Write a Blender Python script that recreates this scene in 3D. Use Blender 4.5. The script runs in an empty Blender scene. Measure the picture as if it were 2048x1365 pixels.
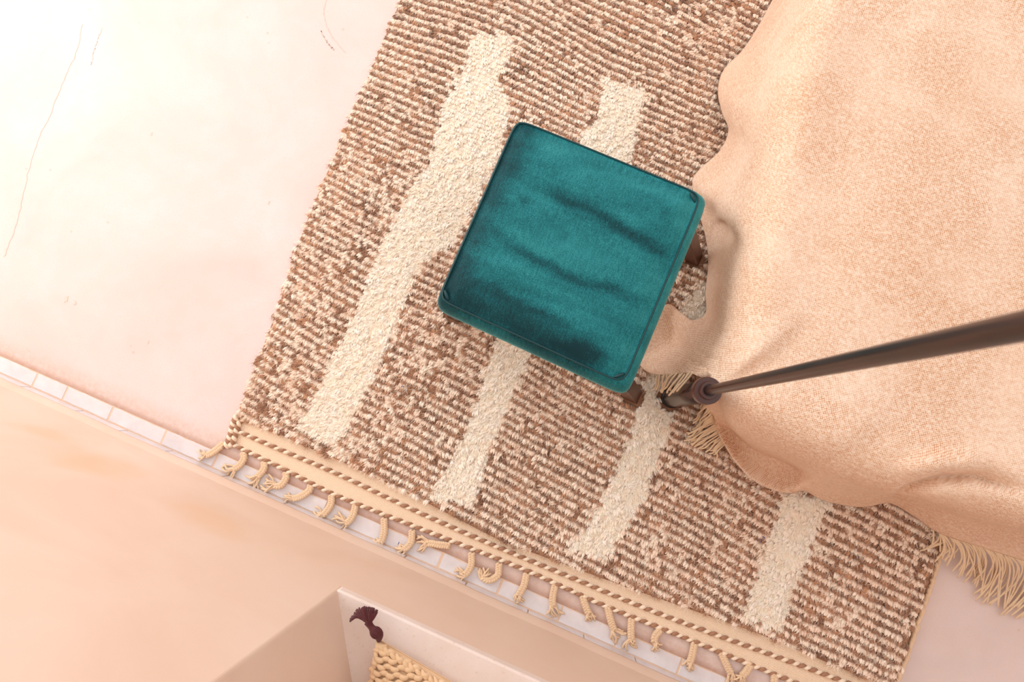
import bpy, math, random
import numpy as np
from mathutils import Vector, Matrix

random.seed(7)
RNG = np.random.default_rng(7)
SC = bpy.context.scene
COL = SC.collection

# ------------------------------------------------------------------ camera
F = 1365.0                       # focal length in pixels of the 2048 x 1365 frame (24 mm on a 36 mm sensor)
H = 2.0                          # camera height above the floor
CX, CY = 1024.0, 682.5
NADIR = np.array([1132.0, 840.0])  # where the plumb line under the camera meets the picture


def _cam(px, py):
    return np.array([px - CX, py - CY, F])


_n = _cam(*NADIR); _n /= np.linalg.norm(_n)
_m = np.cross(_cam(0, 752.0), _cam(1387, 752 + .4475 * 1387))
_ex = np.cross(_m, _n); _ex /= np.linalg.norm(_ex)
if _ex[0] < 0: _ex = -_ex
_ez = -_n
_ey = np.cross(_ez, _ex)
R_WC = np.array([_ex, _ey, _ez])           # camera coords -> world coords


def ray(px, py):
    return R_WC @ _cam(px, py)


_r = ray(500, 752 + .4475 * 500)
CAM = np.array([0.0, -_r[1] * (H / -_r[2]), H])   # wall base runs along y = 0


def P(px, py, z=0.0):            # the point of the horizontal plane at height z seen there
    r = ray(px, py)
    t = (z - CAM[2]) / r[2]
    return CAM + r * t


def PY(px, py, y=0.0):           # the point of the upright plane at depth y seen there
    r = ray(px, py)
    t = (y - CAM[1]) / r[1]
    return CAM + r * t


def proj(p):                      # picture point of world points (..., 3)
    c = (np.asarray(p) - CAM) @ R_WC
    return np.stack([c[..., 0] / c[..., 2] * F + CX, c[..., 1] / c[..., 2] * F + CY], -1)


cd = bpy.data.cameras.new('camera')
cam = bpy.data.objects.new('camera', cd); COL.objects.link(cam)
right = R_WC[:, 0]; up = -R_WC[:, 1]; back = -R_WC[:, 2]
M = Matrix(((right[0], up[0], back[0], CAM[0]), (right[1], up[1], back[1], CAM[1]), (right[2], up[2], back[2], CAM[2]), (0, 0, 0, 1)))
cam.matrix_world = M
cd.sensor_width = 36.0
cd.lens = F / 2048 * 36.0
cd.clip_start = 0.02
cd.dof.use_dof = True
cd.dof.focus_distance = 1.72
cd.dof.aperture_fstop = 6.3
SC.camera = cam

# ------------------------------------------------------------------ light and exposure
SC.view_settings.view_transform = 'Standard'
SC.view_settings.look = 'None'
SC.view_settings.gamma = 1.0
SC.view_settings.use_curve_mapping = False
SC.view_settings.exposure = 0.74
SC.cycles.diffuse_bounces = 6
SC.cycles.max_bounces = 10
w = bpy.data.worlds.new('daylight'); SC.world = w; w.use_nodes = True
bg = w.node_tree.nodes['Background']
bg.inputs[0].default_value = (1.0, 0.965, 0.945, 1)
bg.inputs[1].default_value = 0.84


def area(name, loc, target, size, energy, color):
    l = bpy.data.lights.new(name, 'AREA'); l.shape = 'RECTANGLE'; l.size, l.size_y = size
    l.energy = energy; l.color = color
    o = bpy.data.objects.new(name, l); COL.objects.link(o)
    o.location = loc
    o.rotation_euler = (Vector(target) - Vector(loc)).to_track_quat('-Z', 'Y').to_euler()
    return o


area('window_daylight', (-3.75, 1.55, 1.75), (0.0, 1.2, 0.9), (2.4, 2.0), 46, (1.0, 0.975, 0.96))


# ------------------------------------------------------------------ helpers
def lin(r, g, b):
    def c(v):
        v /= 255.0
        return v / 12.92 if v <= .04045 else ((v + .055) / 1.055) ** 2.4
    return (c(r), c(g), c(b), 1.0)


def link(o, parent=None, origin=None):
    COL.objects.link(o)
    if parent is not None:
        o.parent = parent
    return o


def wpos(o):
    p = Vector((0, 0, 0))
    while o is not None:
        p += o.location
        o = o.parent
    return np.array(p)


def mesh(name, verts, faces, mat, parent=None, origin=None, smooth=True, kind=None):
    """one mesh object; verts come in world coordinates"""
    v = np.asarray(verts, dtype=np.float64)
    if origin is None:
        origin = np.array([v[:, 0].mean(), v[:, 1].mean(), v[:, 2].min()]) if parent is None else wpos(parent)
    origin = np.asarray(origin, dtype=np.float64)
    me = bpy.data.meshes.new(name)
    me.from_pydata((v - origin).tolist(), [], [list(map(int, f)) for f in faces])
    me.update()
    if smooth:
        me.polygons.foreach_set('use_smooth', [True] * len(me.polygons))
    if mat is not None:
        me.materials.append(mat)
    o = bpy.data.objects.new(name, me)
    link(o, parent)
    o.location = origin - (wpos(parent) if parent is not None else 0)
    if kind: o['kind'] = kind
    return o


def empty(name, loc):
    o = bpy.data.objects.new(name, None); COL.objects.link(o)
    o.location = loc; o.empty_display_size = .05
    return o


def tag(o, label, cat, group=None):
    o['label'] = label; o['category'] = cat
    if group: o['group'] = group
    return o


def spline(pts, n):
    """Catmull-Rom through pts, n samples, centripetal-free and plain"""
    p = np.asarray(pts, dtype=np.float64)
    if len(p) == 2:
        t = np.linspace(0, 1, n)[:, None]
        return p[0] * (1 - t) + p[1] * t
    q = np.vstack([2 * p[0] - p[1], p, 2 * p[-1] - p[-2]])
    u = np.linspace(0, len(p) - 1 - 1e-9, n)
    i = np.floor(u).astype(int); t = (u - i)[:, None]
    a, b, c, d = q[i], q[i + 1], q[i + 2], q[i + 3]
    return .5 * ((2 * b) + (-a + c) * t + (2 * a - 5 * b + 4 * c - d) * t ** 2 + (-a + 3 * b - 3 * c + d) * t ** 3)


def frames(path):
    T = np.gradient(path, axis=0)
    T /= np.maximum(np.linalg.norm(T, axis=1)[:, None], 1e-9)
    upv = np.array([0, 0, 1.0])
    if np.mean(np.abs(T @ upv)) > .9: upv = np.array([1.0, 0, 0])
    S = np.cross(T, upv); S /= np.maximum(np.linalg.norm(S, axis=1)[:, None], 1e-6)
    U = np.cross(S, T)
    return T, S, U


class MB:
    def __init__(self): self.v = []; self.f = []; self.n = 0

    def add(self, v, f):
        v = np.asarray(v); self.v.append(v); self.f += [[i + self.n for i in q] for q in f]; self.n += len(v)

    def tube(self, path, r, sides=6, cap=True):
        path = np.asarray(path); n = len(path)
        r = np.broadcast_to(np.asarray(r, dtype=float), (n,))
        T, S, U = frames(path)
        a = np.arange(sides) / sides * 2 * math.pi
        ring = path[:, None, :] + r[:, None, None] * (np.cos(a)[None, :, None] * S[:, None, :] + np.sin(a)[None, :, None] * U[:, None, :])
        f = []
        for i in range(n - 1):
            for k in range(sides):
                k2 = (k + 1) % sides
                f.append((i * sides + k, i * sides + k2, (i + 1) * sides + k2, (i + 1) * sides + k))
        if cap:
            f.append(tuple(range(sides - 1, -1, -1))); f.append(tuple((n - 1) * sides + k for k in range(sides)))
        self.add(ring.reshape(-1, 3), f)

    def grid(self, g, flip=False):
        a, b = g.shape[:2]; f = []
        for i in range(a - 1):
            for j in range(b - 1):
                q = (i * b + j, i * b + j + 1, (i + 1) * b + j + 1, (i + 1) * b + j)
                f.append(q[::-1] if flip else q)
        self.add(g.reshape(-1, 3), f)

    def box(self, lo, hi):
        x0, y0, z0 = lo; x1, y1, z1 = hi
        self.add([(x0, y0, z0), (x1, y0, z0), (x1, y1, z0), (x0, y1, z0), (x0, y0, z1), (x1, y0, z1), (x1, y1, z1), (x0, y1, z1)],
                 [(3, 2, 1, 0), (4, 5, 6, 7), (0, 1, 5, 4), (1, 2, 6, 5), (2, 3, 7, 6), (3, 0, 4, 7)])

    def lathe(self, base, prof, sides=32, axis=None):
        """prof: (radius, height) pairs above base"""
        a = np.arange(sides) / sides * 2 * math.pi
        v = []
        for r, h in prof:
            v += [(base[0] + r * math.cos(t), base[1] + r * math.sin(t), base[2] + h) for t in a]
        f = []
        for i in range(len(prof) - 1):
            for k in range(sides):
                k2 = (k + 1) % sides
                f.append((i * sides + k, i * sides + k2, (i + 1) * sides + k2, (i + 1) * sides + k))
        f.append(tuple(range(sides - 1, -1, -1))); f.append(tuple((len(prof) - 1) * sides + k for k in range(sides)))
        self.add(v, f)

    def build(self, name, mat, parent=None, **k):
        return mesh(name, np.vstack(self.v), self.f, mat, parent, **k)


def bevel(o, width, seg=2, angle=40):
    m = o.modifiers.new('bevel', 'BEVEL'); m.width = width; m.segments = seg
    m.limit_method = 'ANGLE'; m.angle_limit = math.radians(angle)
    return o


def vnoise(x, y, seed=0, scale=1.0):
    """smooth value noise of numpy arrays"""
    x = np.asarray(x) * scale; y = np.asarray(y) * scale
    xi = np.floor(x).astype(np.int64); yi = np.floor(y).astype(np.int64)
    fx = x - xi; fy = y - yi
    fx = fx * fx * (3 - 2 * fx); fy = fy * fy * (3 - 2 * fy)

    def h(a, b):
        n = (a * 374761393 + b * 668265263 + seed * 974634541) & 0x7fffffff
        n = ((n ^ (n >> 13)) * 1274126177) & 0x7fffffff
        n = (n ^ (n >> 16)) & 0xffff
        return n / 65535.0
    return (h(xi, yi) * (1 - fx) + h(xi + 1, yi) * fx) * (1 - fy) + (h(xi, yi + 1) * (1 - fx) + h(xi + 1, yi + 1) * fx) * fy


# ------------------------------------------------------------------ materials
class NT:
    def __init__(self, name):
        self.m = bpy.data.materials.new(name); self.m.use_nodes = True
        self.t = self.m.node_tree; self.b = self.t.nodes['Principled BSDF']
        self.co = self.t.nodes.new('ShaderNodeTexCoord')

    def n(self, typ, **k):
        nd = self.t.nodes.new('ShaderNode' + typ)
        for a, v in k.items():
            if a.startswith('i_'):
                nd.inputs[a[2:].replace('_', ' ')].default_value = v
            else:
                setattr(nd, a, v)
        return nd

    def l(self, a, b): self.t.links.new(a, b)

    def noise(self, scale, detail=4, rough=.55, vec=None, dist=0):
        nd = self.n('TexNoise'); nd.inputs['Scale'].default_value = scale; nd.inputs['Detail'].default_value = detail
        nd.inputs['Roughness'].default_value = rough; nd.inputs['Distortion'].default_value = dist
        self.l(vec if vec is not None else self.co.outputs['Object'], nd.inputs['Vector'])
        return nd.outputs['Fac']

    def mapping(self, rot=(0, 0, 0), scale=(1, 1, 1), loc=(0, 0, 0), vec=None):
        nd = self.n('Mapping'); nd.inputs['Rotation'].default_value = rot; nd.inputs['Scale'].default_value = scale
        nd.inputs['Location'].default_value = loc
        self.l(vec if vec is not None else self.co.outputs['Object'], nd.inputs['Vector'])
        return nd.outputs['Vector']

    def ramp(self, fac, stops):
        nd = self.n('ValToRGB'); e = nd.color_ramp.elements
        while len(e) < len(stops): e.new(.5)
        for i, (p, c) in enumerate(stops):
            e[i].position = p; e[i].color = c if len(c) == 4 else (*c, 1)
        self.l(fac, nd.inputs['Fac'])
        return nd.outputs['Color']

    def mix(self, fac, a, b, mode='MIX'):
        nd = self.n('Mix', data_type='RGBA', blend_type=mode)
        for s, v in ((0, fac), (6, a), (7, b)):
            if hasattr(v, 'is_output'): self.l(v, nd.inputs[s])
            else: nd.inputs[s].default_value = v
        return nd.outputs[2]

    def math(self, op, a, b=0.0, clamp=False):
        nd = self.n('Math', operation=op, use_clamp=clamp)
        for s, v in ((0, a), (1, b)):
            if hasattr(v, 'is_output'): self.l(v, nd.inputs[s])
            else: nd.inputs[s].default_value = v
        return nd.outputs[0]

    def sep(self, vec):
        nd = self.n('SeparateXYZ'); self.l(vec, nd.inputs[0]); return nd.outputs

    def base(self, c):
        if hasattr(c, 'is_output'): self.l(c, self.b.inputs['Base Color'])
        else: self.b.inputs['Base Color'].default_value = c

    def rough(self, v): self.b.inputs['Roughness'].default_value = v

    def bump(self, h, strength=.3, dist=.002):
        nd = self.n('Bump'); nd.inputs['Strength'].default_value = strength; nd.inputs['Distance'].default_value = dist
        self.l(h, nd.inputs['Height']); self.l(nd.outputs[0], self.b.inputs['Normal'])

    def sheen(self, wgt, rough=.5, tint=(1, 1, 1, 1)):
        self.b.inputs['Sheen Weight'].default_value = wgt; self.b.inputs['Sheen Roughness'].default_value = rough
        self.b.inputs['Sheen Tint'].default_value = tint


def smoothbox(N, v, lo, hi, soft):
    """1 between lo and hi with soft shoulders"""
    a = N.n('MapRange', interpolation_type='SMOOTHSTEP'); N.l(v, a.inputs[0])
    a.inputs[1].default_value = lo - soft; a.inputs[2].default_value = lo + soft
    b = N.n('MapRange', interpolation_type='SMOOTHSTEP'); N.l(v, b.inputs[0])
    b.inputs[1].default_value = hi - soft; b.inputs[2].default_value = hi + soft
    return N.math('MULTIPLY', a.outputs[0], N.math('SUBTRACT', 1.0, b.outputs[0]))


def floor_mat():
    N = NT('lime_plaster_floor')
    pos = N.n('NewGeometry').outputs['Position']
    big = N.noise(2.2, 5, .6, pos, .6); fine = N.noise(190, 3, .6, pos); mid = N.noise(14, 5, .65, pos, .4)
    c = N.ramp(big, [(.30, lin(216, 201, 196)), (.52, lin(224, 210, 207)), (.72, lin(228, 216, 215))])
    c = N.mix(N.math('MULTIPLY', N.ramp(mid, [(.40, (1, 1, 1)), (.62, (0, 0, 0))]), .16), c, lin(228, 200, 182))
    c = N.mix(N.math('MULTIPLY', N.ramp(fine, [(.36, (1, 1, 1)), (.5, (0, 0, 0))]), .22), c, lin(222, 194, 178))
    # grime along the tile course
    y = N.sep(pos)[1]
    g = N.n('MapRange', interpolation_type='SMOOTHSTEP'); N.l(y, g.inputs[0])
    g.inputs[1].default_value = .135; g.inputs[2].default_value = .05
    gn = N.math('MULTIPLY', g.outputs[0], N.ramp(N.noise(60, 6, .75, pos), [(.34, (0, 0, 0)), (.66, (1, 1, 1))]))
    c = N.mix(N.math('MULTIPLY', gn, .55), c, lin(196, 146, 112))
    c = N.mix(N.math('MULTIPLY', g.outputs[0], .16), c, lin(214, 170, 140))
    g2 = N.n('MapRange', interpolation_type='SMOOTHSTEP'); N.l(y, g2.inputs[0])
    g2.inputs[1].default_value = .078; g2.inputs[2].default_value = .058
    c = N.mix(N.math('MULTIPLY', g2.outputs[0], .45), c, lin(160, 112, 84))
    # small chips and specks
    v = N.n('TexVoronoi'); v.inputs['Scale'].default_value = 11; N.l(pos, v.inputs['Vector'])
    sp = N.ramp(v.outputs['Distance'], [(.035, (1, 1, 1)), (.06, (0, 0, 0))])
    c = N.mix(N.math('MULTIPLY', sp, .35), c, lin(205, 165, 140))
    N.base(c); N.rough(.62)
    N.bump(N.math('ADD', N.math('MULTIPLY', fine, .4), mid), .12, .003)
    return N.m


def wall_mat():
    N = NT('tadelakt_wall')
    pos = N.n('NewGeometry').outputs['Position']
    big = N.noise(2.6, 4, .55, pos, .5); fine = N.noise(210, 2, .6, pos)
    c = N.ramp(big, [(.3, lin(229, 204, 184)), (.55, lin(235, 214, 196)), (.75, lin(238, 220, 204))])
    c = N.mix(N.math('MULTIPLY', fine, .14), c, lin(226, 190, 165))
    # the two ochre smudges left of the alcove
    k0 = PY(190, 925); k1 = PY(420, 1040)
    for (q, rad, amt) in ((k0, .15, .60), (k1, .15, .35), (PY(100, 870), .10, .40)):
        d = N.n('VectorMath', operation='DISTANCE')
        mp = N.mapping(scale=(1, 1, 1), vec=pos)
        dst = N.n('VectorMath', operation='ADD'); N.l(mp, dst.inputs[0])
        nn = N.n('TexNoise'); nn.inputs['Scale'].default_value = 7; N.l(pos, nn.inputs['Vector'])
        sc = N.n('VectorMath', operation='SCALE'); N.l(nn.outputs['Color'], sc.inputs[0]); sc.inputs['Scale'].default_value = .16
        sub = N.n('VectorMath', operation='SUBTRACT'); N.l(sc.outputs[0], sub.inputs[0]); sub.inputs[1].default_value = (.08, .08, .08)
        N.l(sub.outputs[0], dst.inputs[1])
        N.l(dst.outputs[0], d.inputs[0]); d.inputs[1].default_value = tuple(q)
        mr = N.n('MapRange', interpolation_type='SMOOTHSTEP'); N.l(d.outputs['Value'], mr.inputs[0])
        mr.inputs[1].default_value = rad; mr.inputs[2].default_value = rad * .15
        c = N.mix(N.math('MULTIPLY', mr.outputs[0], amt), c, lin(232, 190, 150))
    N.base(c); N.rough(.5)
    N.bump(N.noise(35, 5, .6, pos), .1, .003)
    return N.m


def sill_mat():
    N = NT('polished_plaster_sill')
    pos = N.n('NewGeometry').outputs['Position']
    c = N.ramp(N.noise(9, 5, .6, pos), [(.3, lin(234, 219, 209)), (.7, lin(242, 231, 225))])
    c = N.mix(N.math('MULTIPLY', N.ramp(N.noise(130, 2, .5, pos), [(.30, (1, 1, 1)), (.38, (0, 0, 0))]), .18), c, lin(190, 150, 120))
    N.base(c); N.rough(.5); N.bump(N.noise(120, 3, .6, pos), .08, .002)
    return N.m


def tile_mat():
    N = NT('white_glazed_tile')
    pos = N.n('NewGeometry').outputs['Position']
    oi = N.n('ObjectInfo')
    c = N.ramp(N.noise(18, 4, .6, pos), [(.3, lin(218, 212, 213)), (.7, lin(234, 229, 230))])
    c = N.mix(N.math('MULTIPLY', oi.outputs['Random'], .22), c, lin(214, 206, 210))
    chips = N.ramp(N.noise(75, 4, .7, pos), [(.68, (0, 0, 0)), (.72, (1, 1, 1))])
    c = N.mix(N.math('MULTIPLY', chips, .8), c, lin(190, 140, 110))
    N.base(c); N.rough(.22); N.bump(N.noise(22, 2, .5, pos), .25, .004)
    return N.m


def plain(name, col, rough=.7, nscale=60, amt=.2, dark=None, bump=.1, sheen=0):
    N = NT(name)
    d = dark or tuple(v * .6 for v in col[:3]) + (1,)
    c = N.mix(N.math('MULTIPLY', N.noise(nscale, 4, .6), amt * 2), col, d)
    N.base(c); N.rough(rough)
    if bump: N.bump(N.noise(nscale * 3, 3, .6), bump, .002)
    if sheen: N.sheen(sheen, .5)
    return N.m


def wood_mat(name, a, b, rough=.38):
    N = NT(name)
    v = N.mapping(scale=(60, 60, 5))
    c = N.ramp(N.noise(1.0, 6, .65, v, .8), [(.3, a), (.7, b)])
    N.base(c); N.rough(rough); N.bump(N.noise(1.0, 6, .65, v), .15, .001)
    return N.m


def velvet_mat():
    N = NT('teal_velvet')
    v = N.mapping(rot=(0, 0, STOOL_ROT), scale=(3.4, 13.0, 5))
    s = N.noise(1.0, 5, .62, v, .5)
    fine = N.noise(420, 2, .7)
    blot = N.noise(7.5, 4, .6, None, .8)
    v2 = N.mapping(rot=(0, 0, STOOL_ROT), scale=(300, 40, 40))
    thread = N.noise(1.0, 2, .6, v2)
    at = N.n('VertexColor', layer_name='nap_sheen')
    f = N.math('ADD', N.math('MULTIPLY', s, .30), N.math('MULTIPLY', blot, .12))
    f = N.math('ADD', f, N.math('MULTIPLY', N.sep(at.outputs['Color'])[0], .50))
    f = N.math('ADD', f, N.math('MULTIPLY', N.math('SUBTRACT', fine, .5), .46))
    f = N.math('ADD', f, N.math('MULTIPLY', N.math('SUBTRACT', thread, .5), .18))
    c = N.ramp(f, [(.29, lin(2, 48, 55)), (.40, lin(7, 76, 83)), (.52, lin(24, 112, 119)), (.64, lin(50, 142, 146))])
    N.base(c); N.rough(.72)
    N.b.inputs['Specular IOR Level'].default_value = .22
    N.sheen(.5, .35, (.35, .85, .85, 1))
    N.bump(N.math('ADD', fine, N.math('MULTIPLY', thread, .7)), .25, .0012)
    return N.m


def blanket_mat():
    N = NT('woven_wool_blanket')
    g = N.co.outputs['Object']
    # coordinates that keep running down the hanging sides
    x, y, z = N.sep(g)[:3]
    cx = N.n('CombineXYZ')
    N.l(N.math('ADD', x, N.math('MULTIPLY', z, .75)), cx.inputs[0]); N.l(N.math('ADD', y, N.math('MULTIPLY', z, .8)), cx.inputs[1])
    wob = N.n('TexNoise'); wob.inputs['Scale'].default_value = 5; N.l(cx.outputs[0], wob.inputs['Vector'])
    sc = N.n('VectorMath', operation='SCALE'); N.l(wob.outputs['Color'], sc.inputs[0]); sc.inputs['Scale'].default_value = .02
    wob2 = N.n('TexNoise'); wob2.inputs['Scale'].default_value = 75; N.l(cx.outputs[0], wob2.inputs['Vector'])
    sc2 = N.n('VectorMath', operation='SCALE'); N.l(wob2.outputs['Color'], sc2.inputs[0]); sc2.inputs['Scale'].default_value = .0042
    ad0 = N.n('VectorMath', operation='ADD'); N.l(cx.outputs[0], ad0.inputs[0]); N.l(sc2.outputs[0], ad0.inputs[1])
    ad = N.n('VectorMath', operation='ADD'); N.l(ad0.outputs[0], ad.inputs[0]); N.l(sc.outputs[0], ad.inputs[1])
    v = N.mapping(rot=(0, 0, .16), vec=ad.outputs[0])
    u0, v0 = N.sep(v)[:2]
    k = 2 * math.pi / .0056
    su = N.math('SINE', N.math('MULTIPLY', u0, k)); sv = N.math('SINE', N.math('MULTIPLY', v0, k))
    wv = N.math('MULTIPLY', su, sv)                                  # basket weave -1..1
    slub = N.noise(1.0, 3, .7, N.mapping(scale=(180, 60, 60), vec=v)); slub2 = N.noise(1.0, 3, .7, N.mapping(scale=(60, 180, 60), vec=v))
    patch = N.noise(3.0, 5, .6)
    # felted patches hide the weave
    fel = N.ramp(N.noise(4.5, 4, .6), [(.30, (.45, .45, .45)), (.55, (1, 1, 1))])
    hole = N.math('MULTIPLY', N.ramp(wv, [(.0, (1, 1, 1)), (.42, (0, 0, 0))]), fel)
    hole = N.math('MULTIPLY', hole, N.ramp(N.noise(150, 3, .75, v), [(.36, (.08, .08, .08)), (.60, (1, 1, 1))]))
    c = N.ramp(patch, [(.3, lin(241, 216, 193)), (.7, lin(247, 228, 209))])
    c = N.mix(N.math('MULTIPLY', N.ramp(slub, [(.45, (0, 0, 0)), (.75, (1, 1, 1))]), .55), c, lin(247, 229, 206))
    c = N.mix(N.math('MULTIPLY', N.ramp(slub2, [(.52, (0, 0, 0)), (.8, (1, 1, 1))]), .65), c, lin(206, 156, 114))
    c = N.mix(N.math('MULTIPLY', hole, .95), c, lin(202, 146, 102))
    N.base(c); N.rough(.95); N.sheen(.25, .6, (1, .9, .8, 1))
    N.b.inputs['Specular IOR Level'].default_value = .1
    N.bump(N.math('ADD', N.math('MULTIPLY', N.math('MULTIPLY', wv, fel), .8), N.math('MULTIPLY', N.math('ADD', slub, slub2), .7)), .32, .002)
    return N.m


def pile_mat():
    N = NT('wool_pile')
    at = N.n('VertexColor', layer_name='wool')
    f = N.noise(160, 3, .6)
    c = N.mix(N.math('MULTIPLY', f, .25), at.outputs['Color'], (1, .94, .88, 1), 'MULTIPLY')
    N.base(c); N.rough(.95); N.sheen(.5, .6, (1, .94, .88, 1))
    N.b.inputs['Specular IOR Level'].default_value = .1
    N.bump(N.noise(420, 2, .6), .25, .0015)
    return N.m


def weave_mat():
    N = NT('flatweave_cotton')
    g = N.mapping(rot=(0, 0, 0))
    u0, v0 = N.sep(g)[:2]
    k = 2 * math.pi / .0056
    wv = N.math('MULTIPLY', N.math('SINE', N.math('MULTIPLY', u0, k)), N.math('SINE', N.math('MULTIPLY', v0, k)))
    c = N.ramp(wv, [(.0, lin(238, 204, 168)), (.22, lin(255, 240, 218)), (1, lin(255, 246, 230))])
    c = N.mix(N.math('MULTIPLY', N.noise(40, 3, .6), .3), c, lin(250, 228, 202))
    N.base(c); N.rough(.9); N.bump(wv, .5, .0015)
    return N.m


STOOL_ROT = -(math.atan2(*(P(1412, 388, .43) - P(1038, 237, .43))[[1, 0]]))
M_FLOOR = floor_mat(); M_WALL = wall_mat(); M_SILL = sill_mat(); M_TILE = tile_mat()
M_GROUT = plain('sandy_grout', lin(240, 208, 182), .9, 120, .25)
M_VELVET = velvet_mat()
M_SEAM = plain('teal_seam_cord', lin(4, 66, 72), .6, 300, .3)
M_LEG = wood_mat('brown_wood', lin(78, 50, 38), lin(112, 76, 60), .4)
M_POST = wood_mat('dark_polished_wood', lin(30, 17, 13), lin(70, 41, 32), .27)
M_COLLAR = plain('red_brown_collar', lin(74, 38, 30), .3, 60, .2)
M_RUBBER = plain('black_foot_cap', lin(22, 18, 17), .5, 60, .2)
M_BLANKET = blanket_mat()
M_PILE = pile_mat()
M_WEAVE = weave_mat()
M_CREAM = plain('cream_yarn', lin(252, 234, 210), .92, 220, .12, lin(214, 176, 138), .4, .2)
M_FRINGE = plain('fringe_yarn', lin(240, 217, 184), .92, 220, .15, lin(200, 160, 120), .4, .2)
M_TASSEL = plain('tassel_yarn', lin(240, 212, 178), .92, 260, .16, lin(222, 180, 138), .5, .2)
M_BROWN = plain('brown_yarn', lin(184, 138, 108), .92, 220, .25, lin(120, 80, 56), .4, .2)
M_KNIT = plain('knit_wool', lin(236, 204, 164), .92, 200, .12, lin(206, 164, 118), .4, .2)
M_BURG = plain('burgundy_yarn', lin(104, 38, 42), .9, 260, .3, lin(48, 12, 16), .5, .2)
M_CRACK = plain('hairline_crack', lin(232, 212, 200), .9, 60, .2, None, 0)
M_MATTRESS = plain('mattress_ticking', lin(230, 215, 195), .9, 50, .1)

# ------------------------------------------------------------------ the setting
K = PY(675, 1182)                 # lower left corner of the alcove on the wall face
ZS = K[2]; XK = K[0]
b_end = P(704, 1365, ZS)
SPL = (b_end[0] - XK) / (b_end[1] - 0)   # how far the jamb leans into the alcove per metre of depth
DEP = 0.75
XR = XK + 2.3                     # the alcove's right jamb, out of frame
ZT = 3.0

mb = MB(); mb.box((-3.6, .0, -.08), (3.0, 3.4, 0.0))
fl = mb.build('floor', M_FLOOR, smooth=False); fl['kind'] = 'structure'

xb = XK + SPL * -DEP


def prism(poly, z0, z1):
    n = len(poly)
    v = [(x, y, z0) for x, y in poly] + [(x, y, z1) for x, y in poly]
    f = [tuple(range(n - 1, -1, -1)), tuple(range(n, 2 * n))] + [(i, (i + 1) % n, n + (i + 1) % n, n + i) for i in range(n)]
    return v, f


XW0, XW1 = -3.6, 3.0
zs_ = ZS - .03
fr = [(XW0, -.08), (XW1, -.08), (XW1, ZT), (XR, ZT), (XR, zs_), (XK, zs_), (XK, ZT), (XW0, ZT)]
bk = [(xb if i in (5, 6) else q[0], q[1]) for i, q in enumerate(fr)]
v = [(x, 0, z) for x, z in fr] + [(x, -DEP, z) for x, z in bk]
f = [tuple(range(8)), tuple(range(15, 7, -1))] + [(i, 8 + i, 8 + (i + 1) % 8, (i + 1) % 8) for i in range(8)]
wl = mesh('wall_alcove', v, f, M_WALL, smooth=False); wl['kind'] = 'structure'
bevel(wl, .005, 3)


def struct(name, boxes, mat=None):
    m_ = MB()
    for lo, hi in boxes: m_.box(lo, hi)
    o = m_.build(name, mat or M_WALL, smooth=False); o['kind'] = 'structure'
    return o


YB = 3.4
struct('wall_alcove_back', [((xb - .2, -DEP - .15, -.08), (XR + .2, -DEP, ZT))])
struct('wall_right', [((XW1, -DEP - .15, -.08), (XW1 + .15, YB, ZT))], M_FLOOR)
struct('wall_back', [((XW0, YB, -.08), (XW1 + .15, YB + .15, ZT))], M_FLOOR)
struct('alcove_shade_slab', [((XK - .6, -DEP - .15, 2.25), (XR + .2, -.02, 2.4))])  # added unseen slab, blocks light from above to darken the jamb
WY0, WY1, WZ0, WZ1 = .25, 2.85, .55, 2.6
struct('wall_left', [((XW0 - .15, 0, -.08), (XW0, WY0, ZT)), ((XW0 - .15, WY1, -.08), (XW0, YB + .15, ZT)),
                     ((XW0 - .15, WY0, -.08), (XW0, WY1, WZ0)), ((XW0 - .15, WY0, WZ1), (XW0, WY1, ZT))])

# sill slab of the alcove with its rounded nosing
mb = MB(); mb.add(*prism([(XK + .0005, .003), (XK - .02, -.03), (xb - .03, -DEP), (XR, -DEP), (XR, .003)], ZS - .03, ZS))
sl = mb.build('sill_slab', M_SILL, smooth=False); sl.name = 'trim_3'; sl['kind'] = 'structure'
bevel(sl, .005, 3)

# tile course flush with the floor, one object per tile
TW0, TW1 = .0105, .0555
bed_ = MB(); bed_.box((-3.59, .0, -.02), (2.99, TW1 + .001, .0024))
tr = bed_.build('trim_1', M_GROUT, smooth=False); tr['kind'] = 'structure'
jx = [P(px, py)[0] for px, py in ((77, 749), (137, 776), (227, 817), (333, 865), (436, 910), (538, 960), (655, 1010), (770, 1062), (885, 1112), (1004, 1163), (1125, 1216), (1240, 1266), (1364, 1318), (1490, 1375))]
st = jx[-1] - jx[-2]
while jx[0] > -1.9: jx.insert(0, jx[0] - .165)
while jx[-1] < 1.6: jx.append(jx[-1] + st)
for a, b in zip(jx[:-1], jx[1:]):
    g = .0022 + random.random() * .0012
    n = 9
    xs = np.linspace(a + g, b - g, n)
    jag = lambda amp: (RNG.random(n) - .5) * amp
    lo = np.stack([xs, np.full(n, TW0) + jag(.0014), np.zeros(n)], 1); hi = np.stack([xs, np.full(n, TW1) + jag(.0034) - .0005, np.zeros(n)], 1)
    tl = random.uniform(-.0008, .0008)
    rim = np.vstack([lo, hi[::-1]])
    c = rim.mean(0)
    ins = c + (rim - c) * np.array([.985, .94, 1])
    v = np.vstack([rim + [0, 0, -.006], rim + [0, 0, .0022 + tl], ins + [0, 0, .0034 + tl]])
    m_ = len(rim); f = []
    for lv in (0, 1):
        f += [(lv * m_ + i, lv * m_ + (i + 1) % m_, (lv + 1) * m_ + (i + 1) % m_, (lv + 1) * m_ + i) for i in range(m_)]
    f.append(tuple(range(2 * m_, 3 * m_)))
    mesh('tile', v, f, M_TILE, tr, smooth=False)

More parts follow.
